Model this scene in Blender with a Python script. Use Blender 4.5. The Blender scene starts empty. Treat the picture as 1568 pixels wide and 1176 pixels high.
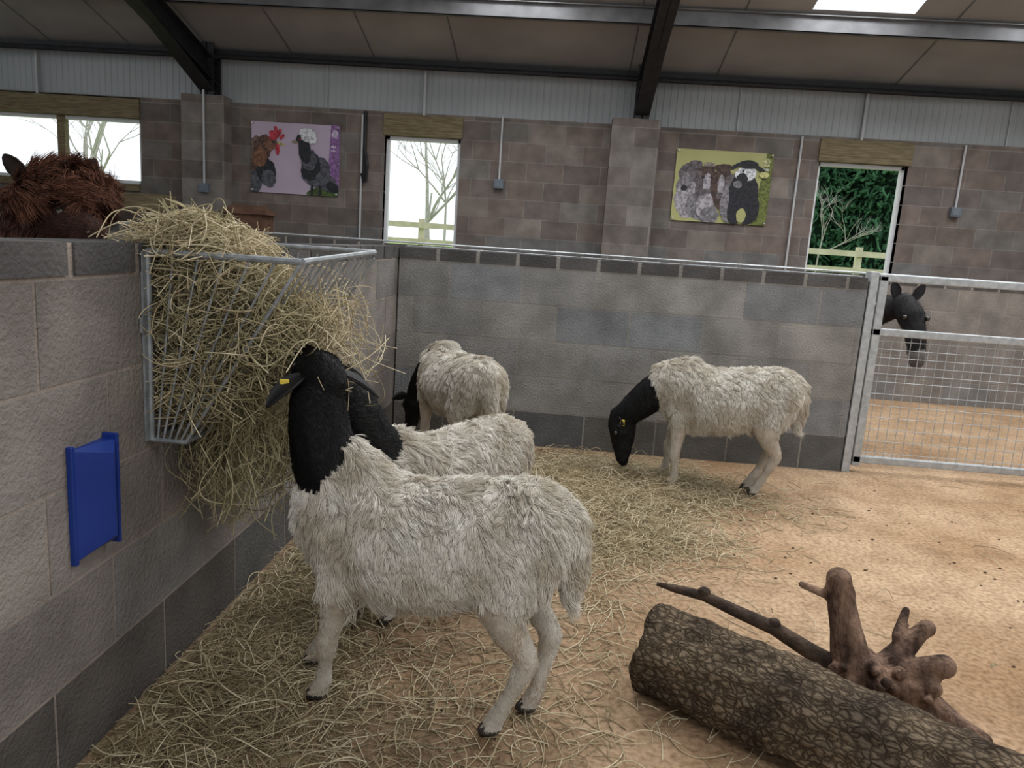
import bpy, math, random
import numpy as np
from mathutils import Vector, Matrix, kdtree
random.seed(7); rng=np.random.default_rng(7)
S=bpy.context.scene
try: S.view_settings.view_transform='Standard'
except Exception: pass
# ------------------------------------------------------------------ helpers
def link(o,parent=None):
    S.collection.objects.link(o)
    if parent: o.parent=parent
    return o
def empty(name,loc=(0,0,0)):
    e=bpy.data.objects.new(name,None); e.location=loc; e.empty_display_size=.1
    S.collection.objects.link(e); return e
def nodes(m):
    m.use_nodes=True; nt=m.node_tree; return nt,nt.nodes,nt.links,nt.nodes['Principled BSDF']
def pmat(name,c1,c2=None,scale=8,rough=.8,bump=0.,bscale=None,metal=0.,attr=False,detail=6,lo=.35,hi=.65,stretch=None,spec=.3,bdist=.02):
    m=bpy.data.materials.new(name); nt,N,L,b=nodes(m)
    b.inputs['Roughness'].default_value=rough; b.inputs['Metallic'].default_value=metal
    b.inputs['Specular IOR Level'].default_value=spec
    tc=N.new('ShaderNodeTexCoord'); vec=tc.outputs['Object']
    if stretch:
        mp=N.new('ShaderNodeMapping'); mp.inputs['Scale'].default_value=stretch; L.new(vec,mp.inputs['Vector']); vec=mp.outputs['Vector']
    nz=N.new('ShaderNodeTexNoise'); nz.inputs['Scale'].default_value=scale; nz.inputs['Detail'].default_value=detail
    L.new(vec,nz.inputs['Vector'])
    rp=N.new('ShaderNodeValToRGB'); rp.color_ramp.elements[0].position=lo; rp.color_ramp.elements[1].position=hi
    c2=c2 or c1
    rp.color_ramp.elements[0].color=(*c1,1); rp.color_ramp.elements[1].color=(*c2,1)
    L.new(nz.outputs['Fac'],rp.inputs['Fac']); out=rp.outputs['Color']
    if attr:
        at=N.new('ShaderNodeAttribute'); at.attribute_name='col'
        mx=N.new('ShaderNodeMix'); mx.data_type='RGBA'; mx.blend_type='MULTIPLY'; mx.inputs['Factor'].default_value=1
        L.new(at.outputs['Color'],mx.inputs[6]); L.new(out,mx.inputs[7]); out=mx.outputs[2]
    L.new(out,b.inputs['Base Color'])
    if bump:
        n2=N.new('ShaderNodeTexNoise'); n2.inputs['Scale'].default_value=bscale or scale*4; n2.inputs['Detail'].default_value=8
        L.new(vec,n2.inputs['Vector'])
        bp=N.new('ShaderNodeBump'); bp.inputs['Strength'].default_value=bump; bp.inputs['Distance'].default_value=bdist
        L.new(n2.outputs['Fac'],bp.inputs['Height']); L.new(bp.outputs['Normal'],b.inputs['Normal'])
    return m
def hairmat(name,cols,rough=.7,dirt=None,dscale=9):
    m=bpy.data.materials.new(name); nt,N,L,b=nodes(m)
    b.inputs['Roughness'].default_value=rough; b.inputs['Specular IOR Level'].default_value=.15
    hi=N.new('ShaderNodeHairInfo'); rp=N.new('ShaderNodeValToRGB'); cr=rp.color_ramp
    k=len(cols)
    while len(cr.elements)<k: cr.elements.new(.5)
    for i,c in enumerate(cols):
        cr.elements[i].position=i/(k-1); cr.elements[i].color=(*c,1)
    L.new(hi.outputs['Random'],rp.inputs['Fac']); out=rp.outputs['Color']
    if dirt:
        tc=N.new('ShaderNodeTexCoord'); nz=N.new('ShaderNodeTexNoise'); nz.inputs['Scale'].default_value=dscale; nz.inputs['Detail'].default_value=5
        L.new(tc.outputs['Object'],nz.inputs['Vector'])
        r2=N.new('ShaderNodeValToRGB'); r2.color_ramp.elements[0].position=.38; r2.color_ramp.elements[1].position=.62
        r2.color_ramp.elements[0].color=(*dirt,1); r2.color_ramp.elements[1].color=(1,1,1,1); L.new(nz.outputs['Fac'],r2.inputs['Fac'])
        mx=N.new('ShaderNodeMix'); mx.data_type='RGBA'; mx.blend_type='MULTIPLY'; mx.inputs['Factor'].default_value=1
        L.new(out,mx.inputs[6]); L.new(r2.outputs['Color'],mx.inputs[7]); out=mx.outputs[2]
    L.new(out,b.inputs['Base Color'])
    return m
class MB:
    def __init__(s): s.v=[];s.f=[];s.c=[];s.m=[]
    def add(s,vs,fs,col=(1,1,1),mi=0):
        o=len(s.v); s.v+= [tuple(v) for v in vs]; s.f+=[tuple(i+o for i in f) for f in fs]
        s.c+=[(*col,1)]*len(vs); s.m+=[mi]*len(fs)
    def box(s,a,b,col=(1,1,1),mi=0,M=None):
        x0,y0,z0=a;x1,y1,z1=b
        vs=[(x0,y0,z0),(x1,y0,z0),(x1,y1,z0),(x0,y1,z0),(x0,y0,z1),(x1,y0,z1),(x1,y1,z1),(x0,y1,z1)]
        if M: vs=[M@Vector(v) for v in vs]
        s.add(vs,[(0,3,2,1),(4,5,6,7),(0,1,5,4),(1,2,6,5),(2,3,7,6),(3,0,4,7)],col,mi)
    def tube(s,pts,rad,n=8,col=(1,1,1),mi=0,cap=True):
        pts=[Vector(p) for p in pts]
        if not hasattr(rad,'__len__'): rad=[rad]*len(pts)
        vs=[];fs=[]
        ref=Vector((0,0,1))
        d0=(pts[-1]-pts[0]).normalized()
        if abs(d0.z)>.9: ref=Vector((1,0,0))
        for i,p in enumerate(pts):
            d=(pts[min(i+1,len(pts)-1)]-pts[max(i-1,0)]).normalized()
            a=d.cross(ref).normalized(); b=d.cross(a).normalized()
            for k in range(n):
                t=2*math.pi*k/n; vs.append(p+(a*math.cos(t)+b*math.sin(t))*rad[i])
        for i in range(len(pts)-1):
            for k in range(n):
                k2=(k+1)%n; fs.append((i*n+k,i*n+k2,(i+1)*n+k2,(i+1)*n+k))
        if cap:
            fs.append(tuple(range(n-1,-1,-1))); fs.append(tuple((len(pts)-1)*n+k for k in range(n)))
        s.add(vs,fs,col,mi)
    def ell(s,c,r,col=(1,1,1),mi=0,nu=12,nv=8,M=None):
        vs=[];fs=[]
        for j in range(nv+1):
            ph=math.pi*j/nv
            for i in range(nu):
                th=2*math.pi*i/nu
                q=Vector((r[0]*math.sin(ph)*math.cos(th),r[1]*math.sin(ph)*math.sin(th),r[2]*math.cos(ph)))
                if M: q=M@q
                vs.append(q+Vector(c))
        for j in range(nv):
            for i in range(nu):
                i2=(i+1)%nu; fs.append((j*nu+i,(j+1)*nu+i,(j+1)*nu+i2,j*nu+i2))
        s.add(vs,fs,col,mi)
    def obj(s,name,mats,parent=None,smooth=False,bevel=0):
        me=bpy.data.meshes.new(name); me.from_pydata(s.v,[],s.f)
        for m in (mats if isinstance(mats,(list,tuple)) else [mats]): me.materials.append(m)
        me.polygons.foreach_set('material_index',s.m)
        a=me.color_attributes.new('col','FLOAT_COLOR','POINT'); a.data.foreach_set('color',np.array(s.c,dtype=np.float32).ravel())
        if smooth: me.polygons.foreach_set('use_smooth',[True]*len(me.polygons))
        me.update(); o=bpy.data.objects.new(name,me); link(o,parent)
        if bevel:
            bm=o.modifiers.new('b','BEVEL'); bm.width=bevel; bm.segments=2
        return o
def curves_obj(name,P,rad,mat,parent=None):
    n,k,_=P.shape
    c=bpy.data.hair_curves.new(name); c.add_curves([k]*n)
    c.position_data.foreach_set('vector',P.astype(np.float32).ravel())
    ra=c.attributes.get('radius') or c.attributes.new('radius','FLOAT','POINT')
    R=np.broadcast_to(np.array(rad,dtype=np.float32),(n,k)).astype(np.float32)
    ra.data.foreach_set('value',np.ascontiguousarray(R).ravel())
    c.materials.append(mat)
    o=bpy.data.objects.new(name,c); link(o,parent); return o
def unit(a): return a/np.maximum(np.linalg.norm(a,axis=-1,keepdims=True),1e-9)
def straw(name,P,D,Ls,rad,mat,parent=None,bend=.15,zmin=None,k=4):
    n=len(P); D=unit(D); B=rng.normal(size=(n,3)); B-=(B*D).sum(1,keepdims=True)*D; B=unit(B)*Ls[:,None]*bend*rng.normal(size=(n,1))
    t=np.linspace(0,1,k)[None,:,None]
    Q=P[:,None,:]+D[:,None,:]*Ls[:,None,None]*(t-.5)+B[:,None,:]*(4*t*(1-t))
    if zmin is not None: Q[...,2]=np.maximum(Q[...,2],zmin)
    R=rad*rng.uniform(.6,1.3,size=(n,1))*np.ones((1,k))
    return curves_obj(name,Q,R,mat,parent)
# ------------------------------------------------------------------ materials
M_block=pmat('concrete_block',(.74,.74,.74),(1.1,1.1,1.1),scale=5,rough=.95,bump=.45,bscale=90,attr=True,spec=.1,detail=10)
M_litter=pmat('hay_litter_mat',(.19,.14,.075),(.36,.275,.165),scale=45,rough=.95,bump=1,bscale=70,spec=.1)
M_galv=pmat('galvanised_steel',(.36,.38,.39),(.5,.52,.53),scale=30,rough=.5,metal=.35,spec=.5)
M_rack=pmat('dull_galvanised_rack',(.20,.215,.225),(.32,.335,.35),scale=30,rough=.55,metal=.4,spec=.5)
M_black=pmat('dark_steel',(.014,.014,.016),(.024,.024,.026),scale=10,rough=.5)
M_purlin=pmat('purlin_steel',(.13,.13,.135),(.19,.19,.195),scale=6,rough=.35,metal=.3)
M_roof=pmat('roof_sheet_lining',(.30,.285,.275),(.37,.355,.34),scale=1.5,rough=.7)
M_clad=pmat('cladding_sheet',(.34,.355,.36),(.40,.415,.42),scale=1.2,rough=.6)
M_white=pmat('white_upvc',(.75,.76,.76),(.8,.8,.8),rough=.4)
M_wood=pmat('timber',(.13,.10,.055),(.24,.19,.11),scale=6,rough=.8,stretch=(1,1,12),bump=.2)
M_palewood=pmat('pale_fence_timber',(.6,.55,.38),(.75,.69,.5),scale=6,rough=.8)
M_pvc=pmat('grey_conduit',(.45,.46,.47),(.5,.5,.5),rough=.5)
M_box=pmat('switch_box_plastic',(.13,.15,.18),(.16,.18,.2),rough=.5)
M_blue=pmat('blue_plastic',(.004,.022,.17),(.008,.035,.22),scale=4,rough=.35,spec=.5)
M_grass=pmat('grass',(.2,.32,.08),(.36,.5,.18),scale=3,rough=.9)
def floormat():
    m=bpy.data.materials.new('sand_floor'); nt,N,L,b=nodes(m); b.inputs['Roughness'].default_value=.95; b.inputs['Specular IOR Level'].default_value=.08
    tc=N.new('ShaderNodeTexCoord')
    def ns(s,d=8):
        n=N.new('ShaderNodeTexNoise'); n.inputs['Scale'].default_value=s; n.inputs['Detail'].default_value=d; L.new(tc.outputs['Object'],n.inputs['Vector']); return n
    def ramp(src,a,ca,bb,cb):
        q=N.new('ShaderNodeValToRGB'); q.color_ramp.elements[0].position=a; q.color_ramp.elements[1].position=bb; q.color_ramp.elements[0].color=(*ca,1); q.color_ramp.elements[1].color=(*cb,1); L.new(src,q.inputs['Fac']); return q
    def mul(a,c):
        x=N.new('ShaderNodeMix'); x.data_type='RGBA'; x.blend_type='MULTIPLY'; x.inputs['Factor'].default_value=1; L.new(a,x.inputs[6]); L.new(c,x.inputs[7]); return x.outputs[2]
    a=ramp(ns(1.6,10).outputs['Fac'],.32,(.345,.225,.135),.68,(.53,.395,.27)).outputs['Color']
    c=ramp(ns(55,6).outputs['Fac'],.3,(.62,.58,.54),.6,(1.1,1.1,1.1)).outputs['Color']
    g=ramp(ns(7,8).outputs['Fac'],.3,(.78,.76,.74),.55,(1,1,1)).outputs['Color']
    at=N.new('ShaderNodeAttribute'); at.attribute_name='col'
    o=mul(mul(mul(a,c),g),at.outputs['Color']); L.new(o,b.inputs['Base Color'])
    bp=N.new('ShaderNodeBump'); bp.inputs['Strength'].default_value=.7; bp.inputs['Distance'].default_value=.012
    L.new(ns(40,10).outputs['Fac'],bp.inputs['Height']); L.new(bp.outputs['Normal'],b.inputs['Normal']); return m
M_sand=floormat()
# ------------------------------------------------------------------ camera
f=1160.;p=math.radians(10.6);r=math.radians(3.83);psi=math.radians(3.5);H=1.255
Fh=Vector((-math.sin(psi),math.cos(psi),0));Rr=Vector((math.cos(psi),math.sin(psi),0));Z=Vector((0,0,1))
F=Fh*math.cos(p)-Z*math.sin(p);U=Fh*math.sin(p)+Z*math.cos(p)
R2=Rr*math.cos(r)+U*math.sin(r);U2=U*math.cos(r)-Rr*math.sin(r)
cd=bpy.data.cameras.new('camera'); cam=bpy.data.objects.new('camera',cd); link(cam)
cd.sensor_width=36; cd.lens=36*f/1600; cd.clip_start=.05; cd.clip_end=300
Mx=Matrix((R2,U2,-F)).transposed().to_4x4(); Mx.translation=(0,0,H); cam.matrix_world=Mx
S.camera=cam
# ------------------------------------------------------------------ block walls
def cells(u0,u1,z0,z1,holes):
    us=sorted({u0,u1,*[min(max(h[0],u0),u1) for h in holes],*[min(max(h[1],u0),u1) for h in holes]})
    zs=sorted({z0,z1,*[min(max(h[2],z0),z1) for h in holes],*[min(max(h[3],z0),z1) for h in holes]})
    out=[]
    for a,b in zip(us,us[1:]):
        for c,d in zip(zs,zs[1:]):
            cu,cz=(a+b)/2,(c+d)/2
            if any(h[0]<cu<h[1] and h[2]<cz<h[3] for h in holes): continue
            out.append((a,b,c,d))
    return out
def jit(c,s=.08):
    k=1+random.uniform(-s,s); return tuple(max(0,x*k) for x in c)
def block_wall(name,axis,u0,u1,z0,z1,t0,t1,pal,mortar,holes=(),cap=False,dark0=False,bw=.45,bh=.225,off=0,parent=None,gap=.010,rec=.002):
    mb=MB()
    def bx(a,b,c,d,e0,e1,col):
        if axis=='x': mb.box((a,e0,c),(b,e1,d),col)
        else: mb.box((e0,a,c),(e1,b,d),col)
    zt=z1-(.075 if cap else 0)
    for a,b,c,d in cells(u0+.002,u1-.002,z0,z1-.002,holes): bx(a,b,c,d,t0+rec,t1-rec,mortar)
    row=0; z=z0
    while z<zt-.02:
        zz=min(z+bh,zt); u=u0-off-(bw/2 if row%2 else 0)
        while u<u1:
            a=max(u+gap/2,u0); b=min(u+bw-gap/2,u1)
            if b-a>.02:
                col=jit(pal(row,u,z))
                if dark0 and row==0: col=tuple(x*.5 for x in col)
                for q in cells(a,b,z+gap/2,zz-gap/2,holes):
                    if q[1]-q[0]>.01 and q[3]-q[2]>.01: bx(*q,t0,t1,col)
            u+=bw
        z+=bh; row+=1
    if cap:
        u=u0
        while u<u1:
            b=min(u+.235,u1); bx(u+.006,b-.006,zt+.006,z1,t0-.004,t1+.004,jit((.10,.095,.093),.2)); u+=.247
    return mb.obj(name,M_block,parent)
def pal_pen(row,u,z):
    q=random.random()
    if q<.3: return (.235,.24,.245)
    if q<.7: return (.265,.258,.248)
    return (.29,.278,.26)
def pal_left(row,u,z):
    q=random.random()
    return (.225,.20,.182) if q<.5 else ((.21,.20,.19) if q<.8 else (.25,.222,.198))
def pal_far(row,u,z):
    q=random.random()
    if row<6: return (.18,.172,.165) if q<.6 else (.195,.165,.148)
    if q<.38: return (.20,.158,.137)
    if q<.65: return (.17,.143,.128)
    if q<.85: return (.19,.172,.157)
    return (.235,.198,.172)
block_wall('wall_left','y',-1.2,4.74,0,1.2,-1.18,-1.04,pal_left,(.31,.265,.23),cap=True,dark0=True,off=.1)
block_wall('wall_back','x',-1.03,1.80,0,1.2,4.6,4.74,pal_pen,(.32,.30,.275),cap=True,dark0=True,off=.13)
block_wall('wall_middle','x',-7.5,7,0,1.19,7.4,7.54,pal_left,(.31,.28,.25),cap=True)
mb=MB(); mb.tube([(-7.5,7.44,1.212),(7,7.44,1.212)],.010,n=6); mb.obj('trim_1',M_galv)
mb=MB(); mb.tube([(-1.0,4.70,1.206),(1.8,4.70,1.206)],.0035,n=6); mb.obj('trim_2',M_galv)
FY=9.4
holes=[(-8,-5.46,1.70,2.75),(-2.34,-1.40,.95,2.71),(2.90,3.93,.95,2.71)]
block_wall('wall_far','x',-8,7.5,0,2.76,FY,FY+.2,pal_far,(.26,.235,.215),holes=holes)
mb=MB()
mb.box((7.5,-7,0),(7.6,9.6,3.3)); mb.box((-8.1,-7,0),(-8,9.6,3.3)); mb.obj('wall_sides',M_clad)
pe=empty('wall_piers')
for i,(a,b) in enumerate(((-4.82,-4.28),(.41,.97))):
    block_wall('pier_%d'%(i+1),'x',a,b,0,2.80,FY-.22,FY-.002,lambda r_,u,z:random.choice([(.24,.215,.195),(.21,.185,.165),(.185,.16,.143)]),(.27,.24,.22),parent=pe,bw=.54 if i else .52)
def window(i,u0,u1,z0,z1,mull=()):
    mb=MB()
    t=.045
    mb.box((u0,FY+.08,z0),(u0+t,FY+.14,z1)); mb.box((u1-t,FY+.08,z0),(u1,FY+.14,z1))
    mb.box((u0,FY+.08,z0),(u1,FY+.14,z0+t)); mb.box((u0,FY+.08,z1-t),(u1,FY+.14,z1))
    for m in mull: mb.box((m-.05,FY+.05,z0),(m+.05,FY+.14,z1),mi=1)
    mb.box((u0-.02,FY-.03,z1),(u1+.02,FY+.18,2.73),mi=1)
    mb.box((u0,FY-.025,z1+.07),(u1,FY-.034,z1+.085),mi=1)
    if i==1: mb.box((u0,FY-.04,z0-.09),(u1,FY+.15,z0),mi=1)
    mb.obj('window_%d'%i,[M_white,M_wood],bevel=.004)
window(1,-7.98,-5.48,1.70,2.50,(-6.55,))
window(2,-2.34,-1.40,.95,2.48); window(3,2.90,3.93,.95,2.47)
# cladding
mb=MB(); x=-8.; xs=[]
while x<7.5:
    xs+= [(x,0),(x+.045,0),(x+.05,.006),(x+.06,.006),(x+.065,0)]; x+=.08
for (a,da),(b,db) in zip(xs,xs[1:]):
    mb.add([(a,FY+.06-da,2.76),(b,FY+.06-db,2.76),(b,FY+.06-db,3.5),(a,FY+.06-da,3.5)],[(0,1,2,3)])
for x in (-6.8,-1.87,3.35,-3.1,.1,1.9,5.0): mb.box((x,FY+.03,2.76),(x+.012,FY+.05,3.4),mi=1)
for x in (-6.8,-1.87,3.35): mb.tube([(x,FY,2.62),(x,FY,3.3)],.018,mi=1)
mb.obj('wall_cladding',[M_clad,M_pvc])
# ------------------------------------------------------------------ roof
sl=.27
def rz(y): return 3.36+sl*(9.4-y) if y>0.5 else 3.36+sl*8.9-sl*(.5-y)
sky=[(2.22,3.20,2.2,8.05),(4.35,5.4,2.2,8.05),(-1.25,-.2,2.2,7.95),(-5.2,-4.6,2.2,6.5)]
mb=MB()
for a,b,c,d in cells(-8,7.5,.5,9.65,sky):
    mb.add([(a,c,rz(c)),(b,c,rz(c)),(b,d,rz(d)),(a,d,rz(d))],[(0,1,2,3)])
mb.add([(-8,.5,rz(.5)),(7.5,.5,rz(.5)),(7.5,-7,rz(-7)),(-8,-7,rz(-7))],[(0,3,2,1)])
mb.obj('ceiling',M_roof)
mb=MB()
for x in np.arange(-7.6,7.4,1.02):
    if any(a-.02<x<b+.02 for a,b,_,_ in sky): continue
    mb.add([(x,.6,rz(.6)-.01),(x+.012,.6,rz(.6)-.01),(x+.012,9.4,rz(9.4)-.01),(x,9.4,rz(9.4)-.01)],[(0,1,2,3)])
mb.obj('ceiling_seams',M_purlin)
pu=empty('roof_purlins')
mb=MB()
for y in (8.16,6.85,5.5,4.15,2.8,1.4):
    z=rz(y)-.01
    mb.box((-8,y-.035,z-.15),(7.5,y-.028,z)); mb.box((-8,y-.035,z-.15),(7.5,y+.03,z-.142)); mb.box((-8,y-.09,z-.008),(7.5,y-.028,z))
mb.obj('purlins',M_purlin,pu)
mb=MB(); mb.box((-8,FY-.10,3.28),(7.5,FY+.05,3.345)); mb.tube([(-8,FY-.16,3.25),(7.5,FY-.16,3.25)],.03,n=10)
mb.obj('eave_beam',M_black,pu)
ra=empty('roof_rafters')
for i,x in enumerate((-4.50,.75,6.0)):
    mb=MB()
    def ibeam(y0,z0,y1,z1,d,w=.17):
        for (zo0,zo1,ww) in ((0,.014,w),(-d,-d+.014,w),(-d,0,.012)):
            mb.add([(x-ww/2,y0,z0+zo0),(x+ww/2,y0,z0+zo0),(x+ww/2,y1,z1+zo0),(x-ww/2,y1,z1+zo0),
                    (x-ww/2,y0,z0+zo1),(x+ww/2,y0,z0+zo1),(x+ww/2,y1,z1+zo1),(x-ww/2,y1,z1+zo1)],
                   [(0,3,2,1),(4,5,6,7),(0,1,5,4),(1,2,6,5),(2,3,7,6),(3,0,4,7)])
    ibeam(FY-.05,rz(FY)-.18,.5,rz(.5)-.18,.25)
    y0=FY-.1; zb=rz(y0)-.43
    mb.add([(x-.01,y0,2.82),(x-.01,y0,zb),(x-.01,y0-1.3,rz(y0-1.3)-.42),(x+.01,y0,2.82),(x+.01,y0,zb),(x+.01,y0-1.3,rz(y0-1.3)-.42)],[(0,1,2),(3,5,4),(0,2,5,3),(0,3,4,1),(1,4,5,2)])
    mb.add([(x-.085,y0,2.80),(x+.085,y0,2.80),(x+.085,y0-1.35,rz(y0-1.35)-.43),(x-.085,y0-1.35,rz(y0-1.35)-.43),
            (x-.085,y0,2.82),(x+.085,y0,2.82),(x+.085,y0-1.35,rz(y0-1.35)-.41),(x-.085,y0-1.35,rz(y0-1.35)-.41)],[(0,3,2,1),(4,5,6,7),(0,1,5,4),(1,2,6,5),(2,3,7,6),(3,0,4,7)])
    mb.box((x-.085,FY-.2,2.80),(x+.085,FY-.186,3.4)); mb.box((x-.085,FY-.02,2.80),(x+.085,FY-.006,3.4)); mb.box((x-.006,FY-.2,2.80),(x+.006,FY,3.4))
    for q in range(4): mb.tube([(x-.04,FY-.215,2.86+.09*q),(x-.04,FY-.2,2.86+.09*q)],.014,n=6); mb.tube([(x+.04,FY-.215,2.86+.09*q),(x+.04,FY-.2,2.86+.09*q)],.014,n=6)
    mb.obj('rafter_%d'%(i+1),M_black,ra)
def conduit(x,z0,z1,box=True,hose=False,dy=0):
    mb=MB(); y=FY-.03-dy; W=FY-dy-.004
    mb.tube([(x,y,z0),(x,y,z1)],.014 if not hose else .022,n=8,mi=2 if hose else 0)
    if box:
        mb.box((x-.06,W-.07,z0-.08),(x+.06,W,z0+.03),mi=1); mb.box((x-.045,W-.078,z0-.065),(x+.045,W-.07,z0+.015),mi=1)
    if hose:
        mb.tube([(x,y-.01,z0+.4),(x+.05,y-.05,z0+.2),(x+.03,y-.03,z0),(x-.03,y-.03,z0+.1)],.02,mi=2)
    return mb.obj('electrical_conduit',[M_pvc,M_box,M_black],bevel=.004)
conduit(-.90,2.0,2.78); conduit(-4.52,1.72,2.85,dy=.22); conduit(2.66,1.0,2.74,False); conduit(4.53,2.0,2.74)
conduit(-2.62,1.2,2.7,False); conduit(-2.58,1.9,2.74,False,True)
mb=MB(); mb.box((-6.3,8.6,1.42),(-4.75,8.9,1.56)); mb.box((-6.3,8.58,1.37),(-4.7,8.62,1.42)); mb.box((-6.2,8.65,0),(-6.1,8.75,1.42)); mb.box((-5.0,8.65,0),(-4.9,8.75,1.42)); mb.obj('timber_bench',M_wood)
mb=MB(); mb.add([(-3.95,8.3,1.40),(-3.4,8.3,1.40),(-3.4,8.7,1.40),(-3.95,8.7,1.40),(-3.88,8.5,1.50),(-3.47,8.5,1.50)],[(0,1,5,4),(2,3,4,5),(0,4,3),(1,2,5),(0,3,2,1)]); mb.box((-3.9,8.33,0),(-3.45,8.67,1.40)); mb.obj('wooden_nest_box',pmat('red_brown_wood',(.09,.045,.03),(.15,.08,.05),rough=.8))
# ------------------------------------------------------------------ posters
def poster(name,u0,u1,z0,z1,bg,ells,polys=()):
    root=empty(name); w=u1-u0;h=z1-z0; cols=[];mats=[]
    def mi(c):
        if c not in cols:
            k=.93 if len(cols)==0 else .6; cols.append(c); mats.append(pmat(name+'_ink_%d'%len(cols),tuple(x*k for x in c),tuple(min(1,x*(2-k)*.95) for x in c),scale=34 if len(cols)>1 else 3,rough=.5,lo=.4,hi=.6))
        return cols.index(c)
    mb=MB(); y=FY-.022
    mb.box((u0,y,z0),(u1,y+.008,z1),mi=mi(bg))
    lay=0
    for P,c in polys:
        lay+=1; yy=y-.0005*lay
        mb.add([(u0+a*w,yy,z0+b*h) for a,b in P],[tuple(range(len(P)))],mi=mi(c))
    for (cx,cz,rx,rzz,rot,c) in ells:
        lay+=1; yy=y-.0005*lay; vs=[]
        for k in range(30):
            t=2*math.pi*k/30; a=rx*math.cos(t)*w; b=rzz*math.sin(t)*h; ro=math.radians(rot)
            jj=1+.04*math.sin(k*5.3+cx*20)+.03*math.sin(k*2.1+cz*9)
            uu=u0+cx*w+(a*math.cos(ro)-b*math.sin(ro))*jj; vv=z0+cz*h+(a*math.sin(ro)+b*math.cos(ro))*jj
            vs.append((min(max(uu,u0),u1),yy,min(max(vv,z0),z1)))
        mb.add(vs,[tuple(range(30))],mi=mi(c))
    for cx in (.02,.98):
        for cz in (.03,.97): mb.tube([(u0+cx*w,y-.04,z0+cz*h),(u0+cx*w,y,z0+cz*h)],.01,mi=mi((.6,.6,.6)))
    mb.obj('printed_banner',mats,root); return root
blk=(.02,.02,.025);br=(.10,.05,.035);red=(.45,.04,.06);gr=(.07,.11,.03);whi=(.6,.6,.62);gry=(.085,.085,.10)
poster('poultry_poster',-4.02,-2.90,1.70,2.55,(.50,.41,.51),[
 (.945,.88,.04,.06,0,(.5,.4,.52)),(.93,.70,.03,.02,0,(.5,.4,.52)),(.93,.64,.03,.015,0,(.5,.4,.52)),
 (.86,.03,.22,.09,0,gr),
 (.05,.50,.10,.30,0,(.16,.10,.08)),(.06,.30,.14,.20,0,br),(.03,.15,.10,.17,0,gry),(.17,.30,.11,.20,12,blk),(.20,.20,.08,.13,20,gry),(.13,.62,.10,.20,-12,br),(.10,.50,.08,.14,0,(.20,.09,.05)),(.22,.70,.075,.10,0,(.18,.08,.05)),
 (.24,.83,.035,.06,30,red),(.28,.88,.022,.07,10,red),(.32,.86,.02,.06,-20,red),(.35,.80,.02,.05,-40,red),(.26,.79,.06,.04,20,red),(.30,.62,.025,.08,0,red),(.34,.70,.045,.018,-15,(.5,.4,.15)),(.25,.72,.012,.018,0,blk),
 (.74,.34,.16,.22,-38,gry),(.68,.40,.11,.20,-10,blk),(.86,.20,.13,.12,-35,gry),(.93,.13,.08,.07,-30,blk),(.66,.50,.09,.15,0,gry),(.61,.63,.07,.19,8,blk),(.58,.78,.07,.08,0,blk),(.65,.84,.09,.10,0,whi),(.60,.88,.06,.06,0,whi),(.70,.79,.05,.07,0,whi),(.50,.74,.035,.018,-10,(.25,.2,.12)),(.56,.78,.010,.014,0,red),
 (.70,.06,.015,.10,0,blk),(.79,.05,.015,.10,0,blk)],
 polys=[([(.86,0),(1,0),(1,1),(.90,1)],(.24,.12,.29))])
gs=(.20,.185,.20);gd=(.12,.10,.105);lt=(.34,.31,.33);bw_=(.075,.045,.038)
poster('livestock_poster',1.22,2.36,1.68,2.52,(.42,.41,.17),[
 (.20,.45,.17,.32,6,gs),(.17,.30,.15,.26,0,lt),(.30,.22,.16,.20,0,gs),(.14,.66,.10,.14,15,gd),(.20,.78,.08,.07,10,gd),(.09,.74,.05,.025,35,gd),(.13,.55,.055,.13,12,gs),(.11,.46,.035,.04,0,blk),
 (.34,.52,.12,.26,4,gd),(.35,.66,.075,.13,0,bw_),(.34,.55,.04,.14,0,lt),(.34,.42,.045,.04,0,gd),(.27,.74,.05,.022,25,bw_),(.42,.76,.05,.022,-25,bw_),(.35,.80,.06,.035,0,(.25,.2,.17)),(.30,.62,.012,.015,0,blk),(.39,.62,.012,.015,0,blk),
 (.36,.22,.11,.18,0,lt),(.40,.10,.10,.12,0,gs),
 (.50,.50,.11,.30,0,bw_),(.50,.70,.07,.12,0,bw_),(.49,.52,.035,.15,0,lt),(.49,.38,.04,.045,0,gd),(.43,.78,.045,.02,25,bw_),(.56,.79,.045,.02,-25,bw_),
 (.60,.40,.09,.30,0,gd),(.58,.28,.08,.26,0,gs),
 (.73,.40,.15,.38,0,blk),(.80,.22,.11,.22,0,blk),(.66,.20,.08,.22,0,blk),(.73,.70,.11,.11,15,whi),(.70,.62,.06,.09,0,blk),(.66,.55,.045,.05,0,gs),(.75,.83,.10,.06,0,blk),(.62,.80,.06,.028,30,blk),(.87,.78,.06,.028,-25,blk),(.70,.74,.012,.015,0,blk),
 (.92,.70,.05,.045,0,(.5,.48,.2)),(.73,.12,.05,.10,0,(.42,.41,.17))],
 polys=[([(.84,0),(1,0),(1,1),(.93,1)],(.13,.15,.035)),([(.90,.82),(.97,.82),(.97,.93),(.90,.93)],(.45,.45,.22)),([(.90,.76),(.97,.76),(.97,.79),(.90,.79)],(.6,.6,.5))])
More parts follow.
